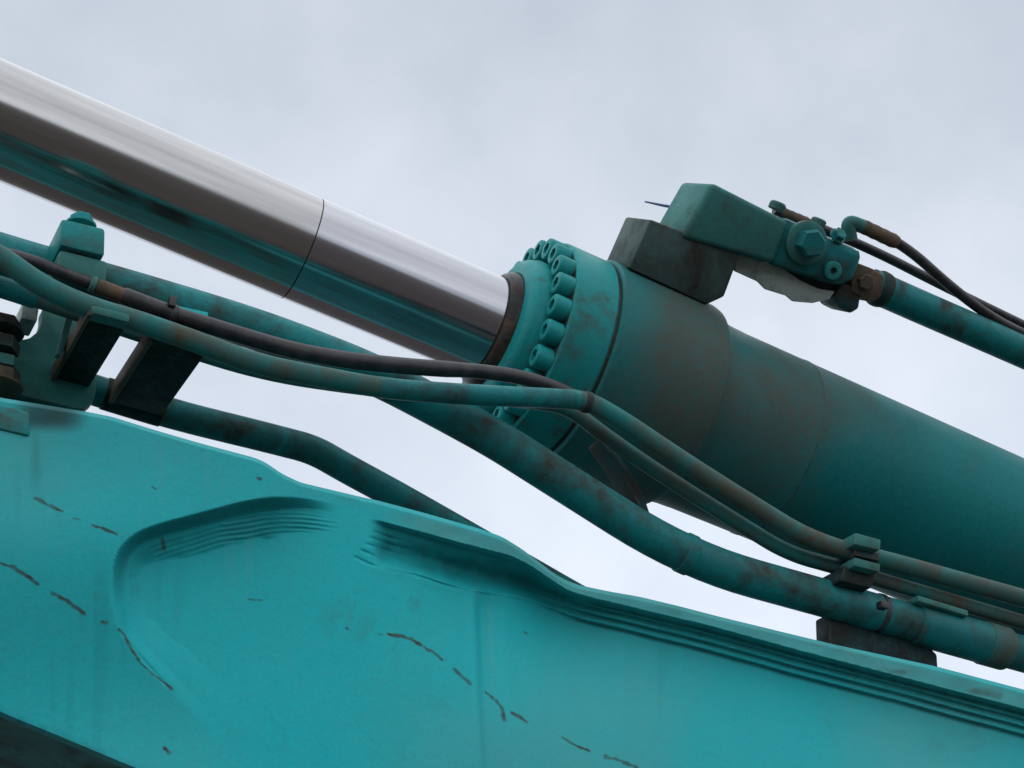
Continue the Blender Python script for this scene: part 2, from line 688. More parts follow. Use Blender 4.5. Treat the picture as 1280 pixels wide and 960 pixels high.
# the cast end stands proud of the plate: a hard edge on top that turns into a long ground-off slope further down
RIM = 0.042 * (1 - smooth(PX, 330, 428)) * (1 - smooth(PY, 640, 960)) ** 1.3
deep = (1 - smooth(PX, 345, 428)) * (1 - smooth(PY, 690, 775))
wallw = np.interp(PX, [150, 200, 320, 400], [10, 15, 18, 10])
b2w = 18 + 31 * np.interp(PX, [142, 175, 230, 340, 410], [0.1, 0.55, 1, 1, 0.5]) + 3.5 * (vnoise(PX, PY, 16, 7) - 0.5)
edge_in = 0.62 * (1 - np.clip(dist / wallw, 0, 1)) + 0.38 * (1 - np.clip((dist - wallw) / (b2w - wallw + 1), 0, 1))
HGT += np.where(inside, RIM * edge_in, RIM)
HGT -= 0.0022 * np.exp(-(dist / 2.2) ** 2) * smooth(PY, 700, 760) * (1 - smooth(PY, 820, 880)) * (PX < 240)
band = np.where(inside, np.sqrt(deep) * smooth(dist, 16, 22) * (1 - smooth(dist, b2w - 4, b2w + 3)), 0)
HGT += band * 0.0011 * np.sin(dist * 1.0 + 9 * vnoise(PX, PY, 45, 5)) * (0.3 + 0.7 * vnoise(PX, PY, 22, 6))
# the overhanging edge of the top plate and the weld beads under it
LPX = [455, 475, 520, 560, 610, 640, 664, 690, 710, 740, 775, 820, 880, 1000, 1150, 1280, 1440]
LPY = [646, 651, 663, 674, 687, 695, 707, 725, 738, 747, 755, 766, 780, 813, 852, 886, 928]
BDX = [430, 441, 480, 512, 560, 596, 630, 662, 722, 782, 880, 1000, 1150, 1280, 1440]
BDY = [692, 697, 711, 717, 731, 740, 744, 752, 773, 787, 812, 845, 884, 919, 961]
lip = curve_smooth(xs, LPX, LPY, 9)[None, :]
bead = curve_smooth(xs, BDX, BDY, 9)[None, :]
dl = PY - lip
gap = bead - lip
wid = np.maximum(gap - np.interp(PX, [460, 600, 760, 1440], [6, 10, 22, 22]), 9)
rampx = smooth(PX, 458, 484)
deep2 = np.interp(PX, [460, 480, 580, 690, 780, 1440], [0.012, 0.032, 0.056, 0.056, 0.036, 0.032])
persist = smooth(PX, 420, 1000) * 0.6
lin2 = lambda v, a, b2: np.clip((v - a) / (b2 - a), 0, 1)
dbw = PY - bead + 1.6 * (vnoise(PX, PY * 0, 45, 13) - 0.5)
stair = 0.52 * lin2(dl, 0, 7) + 0.16 * lin2(dbw, -21, -18.5) + 0.16 * lin2(dbw, -11.5, -9) + 0.16 * lin2(dbw, -1.5, 1)
bx_ = smooth(PX, 650, 760)
prof_ = (0.30 * lin2(dl, 0, 5) + 0.70 * smooth(dl, 3, wid)) * (1 - bx_) + stair * bx_
rec2 = persist + (1 - persist) * np.exp(-(np.maximum(dl - gap, 0) / 110.0) ** 2)
blend_ = smooth(PY - bead, -30, 4)
HGT -= (rampx * (1 - blend_) + smooth(PX, 380, 800) * blend_) * prof_ * deep2 * rec2
wob = 2.0 * (vnoise(PX, PY * 0, 35, 11) - 0.5)
db = PY - bead
for off, hb, sg, xa in ((-2, 0.0026, 2.4, 455), (-12, 0.0026, 2.2, 720), (-21, 0.0022, 2.0, 780)):
    HGT += smooth(PX, xa, xa + 60) * hb * np.exp(-((db - off + wob) / sg) ** 2) * (0.7 + 0.6 * vnoise(PX, PY, 14, 12)) * prof_ ** 2
# grinding steps at the left end of the overhang
for k, (x0, y0, x1, y1) in enumerate([(466, 664, 512, 677), (460, 671, 520, 688), (455, 679, 540, 702), (449, 687, 500, 704), (441, 695, 482, 711), (512, 716, 596, 741), (480, 690, 560, 716)]):
    d_, s_, f_ = polydist([(x0, y0), ((x0 + x1) / 2, (y0 + y1) / 2 + 2), (x1, y1)], PX, PY)
    HGT -= 0.0015 * np.exp(-(d_ / 1.8) ** 2) * smooth(f_, 0, 0.08) * (1 - smooth(f_, 0.5, 1.0))
# the upright joint between two side plates
sx = np.interp(PY, [735, 860, 960, 1200], [597, 601, 606, 614])
on = smooth(PY, 728, 765)
HGT -= on * 0.0062 * smooth(PX, sx - 5, sx + 3) * (1 - smooth(PX, sx + 10, sx + 36))
HGT += on * 0.0012 * np.exp(-((PX - sx + 8) / 5) ** 2)
# panel waviness
HGT += 0.0007 * (vnoise(PX, PY, 170, 21) - 0.5) + 0.0003 * (vnoise(PX, PY, 60, 22) - 0.5)
# rounded, worn upper corner
HGT -= 0.005 * (1 - smooth(PY - top[None, :], 0, 5))

RST = np.zeros(PX.shape)
GRM_SHADE = np.zeros(PX.shape)
FAD = np.zeros(PX.shape)
dashes = [((44, 623), (60, 631), (78, 639), 4.2), ((115, 656), (130, 661), (147, 668), 3.2), ((0, 704), (12, 708), (22, 714), 2.4),
          ((14, 707), (32, 719), (47, 730), 4.2), ((65, 741), (84, 751), (105, 767), 4.2), ((128, 777), (131, 778), (134, 779), 4.0),
          ((148, 786), (155, 793), (160, 803), 3.4), ((160, 803), (166, 814), (174, 825), 3.6), ((176, 829), (184, 836), (190, 842), 2.0),
          ((191, 843), (203, 851), (214, 861), 3.4), ((486, 793), (492, 794), (499, 795), 4.2), ((502, 795), (515, 799), (526, 806), 4.0),
          ((530, 809), (535, 812), (540, 814), 3.6), ((540, 814), (547, 819), (553, 825), 3.0), ((567, 836), (577, 845), (588, 855), 4.2),
          ((607, 865), (612, 869), (616, 872), 3.6), ((621, 876), (628, 886), (630, 900), 3.4), ((640, 891), (650, 896), (658, 902), 3.2),
          ((703, 922), (716, 930), (737, 939), 3.0), ((757, 946), (776, 951), (797, 960), 4.4), ((311, 749), (318, 750), (326, 750), 2.0),
          ((92, 648), (97, 649), (100, 650), 2.6), ((206, 936), (208, 938), (210, 940), 5.2), ((191, 609), (192, 610), (194, 611), 3.6),
          ((322, 597), (324, 598), (326, 599), 3.2), ((202, 674), (204, 678), (205, 686), 4.2), ((656, 790), (657, 791), (658, 792), 2.2),
          ((433, 785), (434, 786), (435, 787), 1.8), ((873, 793), (874, 794), (875, 795), 1.6), ((472, 792), (475, 793), (478, 794), 2.0)]
nz = vnoise(PX, PY, 5, 31)
nz2 = vnoise(PX, PY, 9, 32)
for a_, b_, c_, w_ in dashes:
    d_, s_, f_ = polydist([a_, b_, c_], PX, PY)
    ww = w_ * (0.30 + 0.80 * nz)
    core = (1 - smooth(d_, ww * 0.4, ww * 1.1)) * (0.6 + 0.4 * nz2)
    RST = np.maximum(RST, core)
    if w_ > 4.0:                                     # a faint rusty run below the larger ones
        RST = np.maximum(RST, 0.20 * nz2 * np.exp(-((PX - c_[0] + 4) / 5) ** 2) * smooth(PY, c_[1] - 4, c_[1]) * np.exp(-np.maximum(PY - c_[1], 0) / 18.0))
    halo = np.exp(-(d_ / (w_ * 1.7)) ** 2) * 0.22 * nz2
    FAD = np.maximum(FAD, halo)
# dirt on the top edge and below the bracket, mixed with painted shade
GRM_SHADE = np.maximum(GRM_SHADE, 0.97 * np.exp(-(np.abs((PX - 62) / 46) ** 4 + np.abs((PY - 518) / 22) ** 3)))  # shaded recess under the bracket plate, painted dark
GRM_SHADE = np.maximum(GRM_SHADE, 0.35 * np.exp(-((PX - 45) / 9) ** 2) * (1 - smooth(PY, 570, 640)))
GRM_SHADE = np.maximum(GRM_SHADE, 0.22 * band * (0.4 + 0.8 * vnoise(PX * 0.4, PY, 6, 53)))
GRM_SHADE = np.maximum(GRM_SHADE, 0.50 * np.exp(-((dist - 8) / 9) ** 4) * np.where(inside, deep, 0))  # shade on the ledge's underside, put into the colour
GRM_SHADE = np.maximum(GRM_SHADE, 0.5 * bx_ * (np.exp(-((dbw + 17) / 2.2) ** 2) + np.exp(-((dbw + 7.5) / 2.2) ** 2) + 0.8 * np.exp(-((dbw - 2.5) / 2.4) ** 2)) * (0.6 + 0.4 * nz2))  # darker lines just below each weld step
GRM_SHADE = np.maximum(GRM_SHADE, 0.55 * rampx * np.exp(-((dl - 0.6 * wid) / (0.5 * wid)) ** 2) * (0.5 + 0.5 * nz2))  # soft shadow of the overhang painted onto the plate
GRM_SHADE = np.maximum(GRM_SHADE, 0.35 * np.exp(-((PY - np.interp(PX, BOTX, BOTY)) / 8) ** 2) * nz2)
edge_ = np.exp(-((PY - top[None, :]) / 7.0) ** 2)
FAD = np.maximum(FAD, 0.75 * smooth(PX, 440, 560) * np.exp(-((dl + 9) / 12) ** 4))
GRM_SHADE = np.maximum(GRM_SHADE, 0.26 * smooth(PX, 440, 560) * np.exp(-((dl + 9) / 11) ** 4) * (0.4 + 0.9 * vnoise(PX, PY * 2, 30, 52)))
FAD = np.maximum(FAD, 0.45 * edge_)
chalk = 0.14 + 0.42 * smooth(vnoise(PX, PY, 190, 41), 0.25, 0.8) * (0.55 + 0.45 * vnoise(PX, PY, 40, 42))
chalk = chalk * np.where(inside, 0.55 + 0.45 * smooth(dist, 60, 320), 1.0)
FAD = np.maximum(FAD, chalk)
runs = vnoise(PX, PY * 0.05, 7, 45) * vnoise(PX, PY * 0.3, 60, 46)
FAD = np.clip(FAD + 0.16 * smooth(runs, 0.42, 0.75), 0, 1)
GRM_SHADE = np.maximum(GRM_SHADE, 0.10 * smooth(vnoise(PX, PY * 0.07, 11, 47) * vnoise(PX, PY, 120, 48), 0.38, 0.7))
GRM_SHADE = np.maximum(GRM_SHADE, (0.30 * np.exp(-((PX - 60) / 230) ** 2 - ((PY - np.interp(PX, TOPX, TOPY)) / 75) ** 2)) * (0.5 + 0.5 * vnoise(PX, PY, 55, 49)))
streak = vnoise(PX, PY * 0.06, 9, 43)
FAD = np.maximum(FAD, 0.32 * on * smooth(streak, 0.5, 0.9) * np.exp(-((PX - sx - 18) / 22) ** 2))
RST = np.maximum(RST, 0.55 * smooth(vnoise(PX, PY * 2, 24, 44), 0.66, 0.85) * np.exp(-((dl + 6) / 7) ** 2) * smooth(PX, 820, 900))

# world positions of the side plate
RX = (PX - 640) / F_PX
RY = (480 - PY) / F_PX
rays = np.stack([np.full(PX.shape, FWD[i]) + RX * RGT[i] + RY * UPV[i] for i in range(3)], -1)
nn = np.array(N)
tt = (float((G0 + N * D0 - CAM).dot(N)) + HGT) / (rays @ nn)
SIDE = np.array(CAM) + rays * tt[..., None]
boom = empty('excavator_boom', Vector((float(SIDE[-1, NX // 2, 0]), float(SIDE[-1, NX // 2, 1]), float(SIDE[..., 2].min()))),
             'large teal painted steel boom filling the lower half, scooped side plate with rust dashes', 'boom')
ob_ = np.array(boom.location)
verts = (SIDE - ob_).reshape(-1, 3)
# rim: the plate's edges turn inwards by its thickness
rim_t = SIDE[0] - nn * 0.085 - ob_
rim_b = SIDE[-1] - nn * 0.014 - ob_
verts = np.concatenate([verts, rim_t, rim_b])
idx = np.arange(NX * NY).reshape(NY, NX)
q = np.stack([idx[:-1, :-1], idx[1:, :-1], idx[1:, 1:], idx[:-1, 1:]], -1).reshape(-1, 4)
it = NX * NY + np.arange(NX)
ib = it + NX
qt = np.stack([it[:-1], idx[0, :-1], idx[0, 1:], it[1:]], -1)
qb = np.stack([idx[-1, :-1], ib[:-1], ib[1:], idx[-1, 1:]], -1)
q = np.concatenate([q, qt, qb])
me = bpy.data.meshes.new('side_plate')
me.vertices.add(len(verts))
me.vertices.foreach_set('co', verts.astype(np.float32).ravel())
me.loops.add(q.size)
me.loops.foreach_set('vertex_index', q.astype(np.int32).ravel())
me.polygons.add(len(q))
me.polygons.foreach_set('loop_start', np.arange(0, q.size, 4, dtype=np.int32))
me.polygons.foreach_set('loop_total', np.full(len(q), 4, dtype=np.int32))
me.update(calc_edges=True)
for nm, arr in (('rust', RST), ('grime_shade', GRM_SHADE), ('fade', FAD)):
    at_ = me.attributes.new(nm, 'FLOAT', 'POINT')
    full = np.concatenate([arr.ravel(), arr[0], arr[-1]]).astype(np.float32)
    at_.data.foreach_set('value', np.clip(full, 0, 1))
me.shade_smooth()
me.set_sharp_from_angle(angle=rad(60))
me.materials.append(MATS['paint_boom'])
sp = bpy.data.objects.new('side_plate', me)
COL.objects.link(sp)
sp.parent = boom


def ribbon(P, off0, off1, lift, thick):
    """plate following the points P from off0 to off1 across the boom"""
    vs, fs = [], []
    for p in P:
        for o_, dz in ((off0, lift), (off1, lift), (off1, lift - thick), (off0, lift - thick)):
            vs.append(p - N * o_ + Z * dz)
    for i in range(len(P) - 1):
        for k in range(4):
            k2 = (k + 1) % 4
            fs.append((i * 4 + k, i * 4 + k2, (i + 1) * 4 + k2, (i + 1) * 4 + k))
    fs.append((0, 1, 2, 3))
    e = (len(P) - 1) * 4
    fs.append((e + 3, e + 2, e + 1, e))
    return MB().add(vs, fs)


flat_top = [W(float(x), float(y), D0) for x, y in zip(xs[::8], top[::8])]
flat_bot = [W(float(x), float(y), D0) for x, y in zip(xs[::8], bot[::8])]
build(ribbon(flat_top, 0.075, BACK, -0.004, 0.025), 'top_plate', 'paint_pipe', boom)
build(ribbon(flat_bot, 0.06, BACK, 0.04, 0.02), 'bottom_plate', 'paint_pipe', boom)
fm = MB()
vs, fs = [], []
for a_, b_ in zip(flat_top, flat_bot):
    vs += [a_ - N * (BACK + 0.002), b_ - N * (BACK + 0.002), a_ - N * (BACK + 0.03), b_ - N * (BACK + 0.03)]
for i in range(len(flat_top) - 1):
    j = 4 * i
    fs += [(j, j + 4, j + 5, j + 1), (j + 2, j + 3, j + 7, j + 6), (j, j + 2, j + 6, j + 4), (j + 1, j + 5, j + 7, j + 3)]
fm.add(vs, fs)
build(fm, 'far_side_plate', 'paint_plain', boom)

# ------------------------------------------------------------------ the hydraulic cylinder
U0 = ZP


def axis_t(px, r=0.0):
    """distance along the axis of the point whose upper outline, at radius r, falls in column px"""
    lo, hi = -1.6, 2.2
    for _ in range(50):
        mid = (lo + hi) / 2
        p = G0 + A * mid
        x = proj(p)[0] + 0.384 * r / mpp(p)
        lo, hi = (mid, hi) if x < px else (lo, mid)
    return lo


K = mpp(G0)
R_ROD, R_HEAD, R_FL, R_BAR, R_NOSE = 64 * K, 138 * K, 134 * K, 123 * K, 101 * K
cyl = empty('hydraulic_cylinder', G0 - ZP * R_HEAD, 'big teal hydraulic cylinder with polished chrome rod and ring of bolts', 'cylinder')
T_HEAD = axis_t(893, R_HEAD)
T_NOSE = -0.100
T_SEAM = axis_t(402, R_ROD)
prof = [(0.003, R_FL * 0.8), (0.003, R_HEAD - 0.004), (0.006, R_HEAD), (T_HEAD - 0.012, R_HEAD), (T_HEAD - 0.004, R_HEAD - 0.002)]
for k in range(1, 7):
    a = k / 6 * math.pi / 2
    prof.append((T_HEAD - 0.004 + 0.018 * (1 - math.cos(a)), R_HEAD - 0.002 - (R_HEAD - R_BAR - 0.004) * math.sin(a)))
prof += [(T_HEAD + 0.03, R_BAR), (T_HEAD + 0.05, R_BAR - 0.0006)]
prof = prof[:3] + [(0.006 + (T_HEAD - 0.018) * k / 12, R_HEAD) for k in range(1, 12)] + prof[3:]


def dirt_map(o, fn):
    a = o.data.attributes.new('dirt', 'FLOAT', 'POINT')
    org = base_of(o)
    a.data.foreach_set('value', [fn((v.co + org - G0).dot(A)) for v in o.data.vertices])


def dirt_along(t_):
    return float(np.interp(t_, [0, 0.06, T_HEAD - 0.03, T_HEAD + 0.01, T_HEAD + 0.13, T_HEAD + 0.36, 2], [0.35, 0.8, 1.7, 0.95, 0.6, -0.1, -0.3]))


dirt_map(build(lathe(prof, G0, A, U0, 128), 'cylinder_head', 'paint_cylinder', cyl), dirt_along)
TW = axis_t(1005, R_BAR)
dirt_map(build(lathe([(T_HEAD + 0.048, R_BAR - 0.001), (TW - 0.05, R_BAR - 0.001), (TW - 0.003, R_BAR - 0.001), (TW - 0.001, R_BAR - 0.0003), (TW + 0.003, R_BAR - 0.0003), (TW + 0.005, R_BAR - 0.001)] +
                     [(TW + 0.01 + 0.06 * k, R_BAR - 0.001) for k in range(1, 21)], G0, A, U0, 128), 'barrel', 'paint_cylinder', cyl), dirt_along)
build(lathe([(TW - 0.0007, R_BAR - 0.003), (TW - 0.0006, R_BAR - 0.0001), (TW + 0.0006, R_BAR - 0.0001), (TW + 0.0007, R_BAR - 0.003)], G0, A, U0, 128), 'weld_seam', 'paint_dark', cyl)
# gland: bolted flange, nose and wiper
gl = build(lathe([(0, R_FL * 0.7), (0, R_FL - 0.004), (-0.004, R_FL), (-0.066, R_FL), (-0.069, R_FL - 0.003), (-0.069, R_NOSE * 0.9)], G0, A, U0, 128), 'gland_flange', 'paint_gland', cyl)
nose = [(-0.06, R_NOSE), (T_NOSE + 0.006, R_NOSE), (T_NOSE, R_NOSE - 0.003)]
for k in range(1, 8):
    a = k / 7 * math.pi / 2
    nose.append((T_NOSE - 0.014 * math.sin(a), R_NOSE - 0.003 - 0.016 * (1 - math.cos(a))))
nose += [(T_NOSE - 0.015, R_ROD + 0.015), (T_NOSE - 0.010, R_ROD + 0.0095)]
build(lathe(nose, G0, A, U0, 128), 'gland_nose', 'paint_gland', cyl)
build(lathe([(T_NOSE - 0.012, R_ROD + 0.014), (T_NOSE - 0.022, R_ROD + 0.012), (T_NOSE - 0.029, R_ROD + 0.008), (T_NOSE - 0.031, R_ROD + 0.004), (T_NOSE - 0.030, R_ROD + 0.0005), (T_NOSE - 0.005, R_ROD + 0.0005)], G0, A, U0, 96), 'wiper_ring', 'black_grease', cyl)
build(lathe([(-0.001, R_FL - 0.003), (0.004, R_FL - 0.003)], G0, A, U0, 96), 'joint_gap', 'black_grease', cyl)
build(lathe([(-0.066, R_NOSE - 0.002), (-0.0695, R_NOSE - 0.002), (-0.0700, R_FL - 0.005), (-0.066, R_FL - 0.005)], G0, A, U0, 128), 'bolt_face', 'paint_grimy', cyl)
NB = 23
RB = 118 * K
WB = A.cross(U0)
src = None
for k in range(NB):
    a = 2 * math.pi * (k + 0.28) / NB
    rdir = U0 * math.cos(a) + WB * math.sin(a)
    pos = G0 - A * 0.0695 + rdir * RB
    if src is None:
        mb = socket_screw(Vector((0, 0, 0)), Vector((0, 0, 1)), Vector((1, 0, 0)), 14.2 * K, 0.023, 7.8 * K, 0.018)
        src = finish_mesh('bolt', mb.v, mb.f, 'paint_gland', 40)
    o = bpy.data.objects.new('bolt', src)
    COL.objects.link(o)
    o.parent = gl
    zax = -A
    spin = random.uniform(0, 1.0)
    xax = (rdir * math.cos(spin) + zax.cross(rdir) * math.sin(spin)).normalized()
    M = Matrix((xax, zax.cross(xax), zax)).transposed()
    o.rotation_euler = M.to_euler()
    o.location = pos - base_of(gl)
# rod: two dull lengths parted by a hairline
rod_mb = lathe([(T_NOSE + 0.0, R_ROD), (-0.2, R_ROD), (-0.3, R_ROD), (T_SEAM + 0.0008, R_ROD), (T_SEAM + 0.0005, R_ROD - 0.0012), (T_SEAM - 0.0005, R_ROD - 0.0012), (T_SEAM - 0.0008, R_ROD)] +
               [(T_SEAM - 0.0016 - 0.1 * k, R_ROD) for k in range(1, 9)], Vector((0, 0, 0)), Vector((1, 0, 0)), Vector((0, 0, 1)), 160)
me = finish_mesh('piston_rod', rod_mb.v, rod_mb.f, 'chrome', 50)
at_ = me.attributes.new('film', 'FLOAT', 'POINT')
at_.data.foreach_set('value', [0.0 if v.co.x > T_SEAM - 0.0003 else 1.0 for v in me.vertices])
rod = bpy.data.objects.new('piston_rod', me)
COL.objects.link(rod)
rod.parent = cyl
M = Matrix((A, ZP.cross(A), ZP)).transposed()
rod.rotation_euler = M.to_euler()
rod.location = G0 - cyl.location

build(lathe([(T_SEAM - 0.0005, R_ROD - 0.001), (T_SEAM - 0.0004, R_ROD - 0.0001), (T_SEAM + 0.0004, R_ROD - 0.0001), (T_SEAM + 0.0005, R_ROD - 0.001)], G0, A, U0, 128), 'rod_seam', 'black_grease', cyl)

# ------------------------------------------------------------------ port block, valve block and what is bolted to them
port = build(prism([PE(*p, 0.052) for p in ((813, 274), (926, 316), (921, 330), (906, 371), (884, 381), (786, 335))], -E2 * 0.10, 0.004), 'port_block', 'paint_port', cyl)

vloc = PE(950, 300, 0.0)
valve = empty('valve_block', vloc, 'weathered teal valve block with hex plug bolted on top of the cylinder', 'valve block')
build(prism([PE(*p, 0.058) for p in ((891, 228), (987, 277), (968, 330), (852, 297))], -E2 * 0.115, 0.008, 3), 'main_body', 'paint_block', valve)
build(prism([PE(*p, 0.052) for p in ((980, 270), (1030, 293), (1077, 313), (1079, 322), (1068, 352), (1050, 358), (964, 330))], -E2 * 0.10, 0.010), 'cover_body', 'paint_pipe', valve)
c = PE(1005, 303, 0.05)
pl = build(lathe([(0, 27 * K), (0.004, 28 * K), (0.010, 28 * K), (0.012, 26 * K), (0.013, 19 * K)], c, E2, E1, 48), 'plug_seat', 'paint_block', valve)
build(hex_head(c + E2 * 0.011, E2, E1, 18.5 * K, 0.020), 'hex_plug', 'paint_pipe', valve)
build(socket_screw(PE(1039, 338, 0.052), E2, A, 12 * K, 0.008, 5.0 * K, 0.007), 'socket_screw', 'paint_gland', valve)
build(prism([PE(*p, 0.02) for p in ((962, 322), (1056, 352), (1060, 378), (1036, 372), (962, 338))], -E2 * 0.05, 0.003), 'split_flange', 'paint_dark', valve)
build(prism([PE(*p, 0.030) for p in ((921, 312), (962, 324), (1000, 350), (1024, 361), (1044, 364), (1037, 374), (1016, 379), (992, 377), (984, 370), (958, 362), (948, 352), (919, 339))], -E2 * 0.008, 0.0015), 'shim_plate', 'paint_pale', valve)  # shim's pale base colour stands in for reflected light
build(prism([PE(*p, 0.035) for p in ((1066, 326), (1092, 336), (1107, 345), (1102, 372), (1088, 378), (1064, 364))], -E2 * 0.07, 0.004), 'flange_half', 'rusty_steel', valve)
build(prism([PE(*p, 0.032) for p in ((1052, 354), (1078, 360), (1074, 386), (1064, 392), (1048, 384), (1042, 372))], -E2 * 0.06, 0.004), 'flange_half', 'paint_dark', valve)
build(hex_head(PE(1080, 352, 0.034), E2, A, 11 * K, 0.010), 'hex_bolt', 'rusty_steel', valve)
build(hex_head(PE(1046, 296, 0.045), (E2 + E1 * 0.8).normalized(), A, 9 * K, 0.008, 11 * K), 'hex_bolt', 'paint_pipe', valve)
build(lathe([(0, 10 * K), (0.006, 10 * K), (0.008, 8 * K), (0.008, 0.001)], PE(1022, 280, 0.03), E1, A, 20), 'top_plug', 'paint_block', valve)
build(sweep([PE(1094, 358.6, 0.0).lerp(PE(1107, 364.4, 0.0), k / 4) for k in range(5)], [23 * K, 24.5 * K, 24.5 * K, 24 * K, 22.5 * K], 24), 'pipe_nut', 'paint_dark', valve)
# small bolt standing on top
c = PE(970, 262, 0.02)
build(lathe([(0, 11 * K), (0.008, 11 * K), (0.011, 9 * K), (0.011, 0.001)], c, E1, A, 24), 'top_plug', 'paint_block', valve)

# supply pipe running off to the right
path = resample(fillet([PE(1088, 356, 0.0), PE(1140, 379, 0.0), PE(1280, 440, 0.0), PE(1460, 520, 0.0)], 0.2), 0.02)
build(sweep(path, 22 * K, 28), 'steel_pipe', 'paint_pipe')
tag(bpy.data.objects['steel_pipe'], 'teal steel pipe leaving the valve block towards the upper right edge', 'pipe')
# hoses over the valve block
def hose_on_top(pts, r, label, ferrule, fr_r, elbow):
    P = [PE(*p) for p in pts]
    t_ = empty('hose', P[0], label, 'hose', 'thin hoses over the valve block')
    path_ = resample(fillet(P, 0.12), 0.01)
    build(sweep(path_, r, 16), 'hose_line', 'rubber', t_)
    a = path_[near_index(path_, ferrule[0])]
    b2 = path_[near_index(path_, ferrule[1])]
    build(sweep([a.lerp(b2, k / 8) for k in range(9)], [fr_r * 0.9] + [fr_r * (1.0 if k % 2 else 0.94) for k in range(1, 8)] + [fr_r * 0.85], 20), 'ferrule', 'rusty_steel', t_)
    if elbow:
        build(sweep(resample(fillet([PE(*p) for p in elbow], 0.02), 0.004), 9.5 * K, 18), 'elbow_fitting', 'paint_block', t_)


hose_on_top([(1068, 279, 0.0), (1100, 290, 0.0), (1140, 315, 0.0), (1190, 360, 0.0), (1240, 398, 0.0), (1300, 428, 0.0), (1420, 480, 0.0)], 7.0 * K,
            'thin black hose with rusty end fitting curving away above the valve block', (1076, 1122), 9.8 * K, [(1063, 300, 0.0), (1059, 276, 0.0), (1078, 283, 0.0)])
hose_on_top([(968, 262, -0.04), (1010, 279, -0.04), (1090, 312, -0.04), (1180, 358, -0.04), (1290, 412, -0.04), (1420, 470, -0.04)], 6.6 * K,
            'straight thin dark hose lying along the back of the valve block', (978, 1010), 7.6 * K, None)
P = [PE(806, 252, -0.075), PE(830, 257, -0.075), PE(866, 263, -0.075)]
tag(build(sweep(P, [0.0012, 0.0022, 0.0024], 8), 'cable_tie', 'blue_plastic'), 'thin pale blue tie end sticking out left of the valve block', 'cable tie')

# ------------------------------------------------------------------ pipes along the boom
def px_r(px, py, d, r):
    return r * mpp(W(px, py, d))


big = pipe_path([(-170, 264, 0.17), (0, 319, 0.17), (180, 369, 0.17), (330, 414, 0.17), (465, 466, 0.175), (560, 516, 0.19), (620, 549, 0.20), (858, 700, 0.215), (1100, 767, 0.22), (1280, 818, 0.22), (1440, 862, 0.22)], 0.10)
RBIG = px_r(700, 600, 0.2, 25)
bp = empty('main_oil_pipe', path[0], 'thickest teal oil pipe crossing under the cylinder, bent twice', 'pipe')
bp.location = big[len(big) // 2]
build(sweep(big, RBIG, 32), 'pipe_run', 'paint_pipe', bp)
build(sleeve(big, 850, 866, RBIG * 1.06), 'weld_collar', 'paint_pipe', bp)
build(sleeve(big, 1140, 1256, RBIG * 1.14), 'coupling', 'paint_pipe', bp)
build(sleeve(big, 1226, 1256, RBIG * 1.2), 'coupling_rim', 'paint_pipe_dirty', bp)
tie = build(sleeve(big, 1094, 1101, RBIG * 1.06), 'strap', 'rubber')
tag(tie, 'black strap tied round the thick pipe at lower right', 'strap')
c = W(1103, 757, 0.26)
build(box(c, (H, Z, N), (0.006, 0.005, 0.006), 0.002), 'buckle', 'rubber', tie)

s1 = pipe_path([(-170, 245, 0.255), (-60, 288, 0.255), (0, 320, 0.255), (52, 358, 0.255), (110, 384, 0.255), (170, 401, 0.255), (245, 427, 0.255), (320, 455, 0.255), (390, 469, 0.255), (480, 486, 0.255), (600, 494, 0.255), (733, 500, 0.255), (775, 524, 0.255),
                (880, 594, 0.25), (1000, 668, 0.25), (1050, 687, 0.25), (1110, 701, 0.25), (1280, 748, 0.25), (1440, 792, 0.25)], 0.07)
RS1 = px_r(500, 480, 0.255, 13.2)
t1 = empty('pilot_pipe', s1[len(s1) // 2], 'slim rust stained pipe with a sharp elbow in front of the cylinder', 'pipe')
build(sweep(s1, RS1, 24), 'pipe_run', 'paint_pipe_dirty', t1)
build(sleeve(s1, 468, 724, RS1 * 1.02), 'painted_length', 'paint_pipe', t1)
build(sleeve(s1, 728, 738, RS1 * 1.10), 'elbow_collar', 'paint_dark', t1)

s2 = pipe_path([(-170, 312, 0.20), (0, 358, 0.20), (60, 378, 0.20), (200, 425, 0.20), (330, 466, 0.20), (480, 488, 0.20), (640, 498, 0.205), (708, 507, 0.205), (750, 540, 0.21), (810, 582, 0.21), (880, 627, 0.215), (985, 692, 0.22), (1048, 709, 0.225), (1100, 725, 0.225), (1280, 778, 0.225), (1440, 826, 0.225)], 0.07)
RS2 = px_r(800, 560, 0.21, 10)
t2 = empty('return_pipe', s2[len(s2) // 2], 'thinnest brown stained pipe running just beneath the slim elbowed pipe', 'pipe')
build(sweep(s2, RS2, 20), 'pipe_run', 'paint_pipe_dirty', t2)
build(sleeve(s2, -40, 48, RS2 * 1.18), 'hose_end', 'paint_pipe', t2)
c0, c1 = W(1140, 751, 0.24), W(1203, 770, 0.24)
build(box((c0 + c1) / 2, ((c1 - c0).normalized(), Z, N), ((c1 - c0).length / 2, 0.004, 0.012), 0.0015), 'guard_strip', 'paint_block', t2)

low = pipe_path([(-170, 408, 0.055), (0, 450, 0.055), (125, 490, 0.055), (220, 519, 0.055), (330, 546, 0.055), (392, 562, 0.055), (430, 584, 0.055), (500, 622, 0.055), (620, 690, 0.055), (760, 770, 0.055), (900, 840, 0.055)], 0.08)
RLOW = px_r(300, 540, 0.055, 19)
tag(build(sweep(low, RLOW, 28), 'steel_pipe', 'paint_pipe'), 'teal pipe close above the boom that dips behind its top edge', 'pipe')

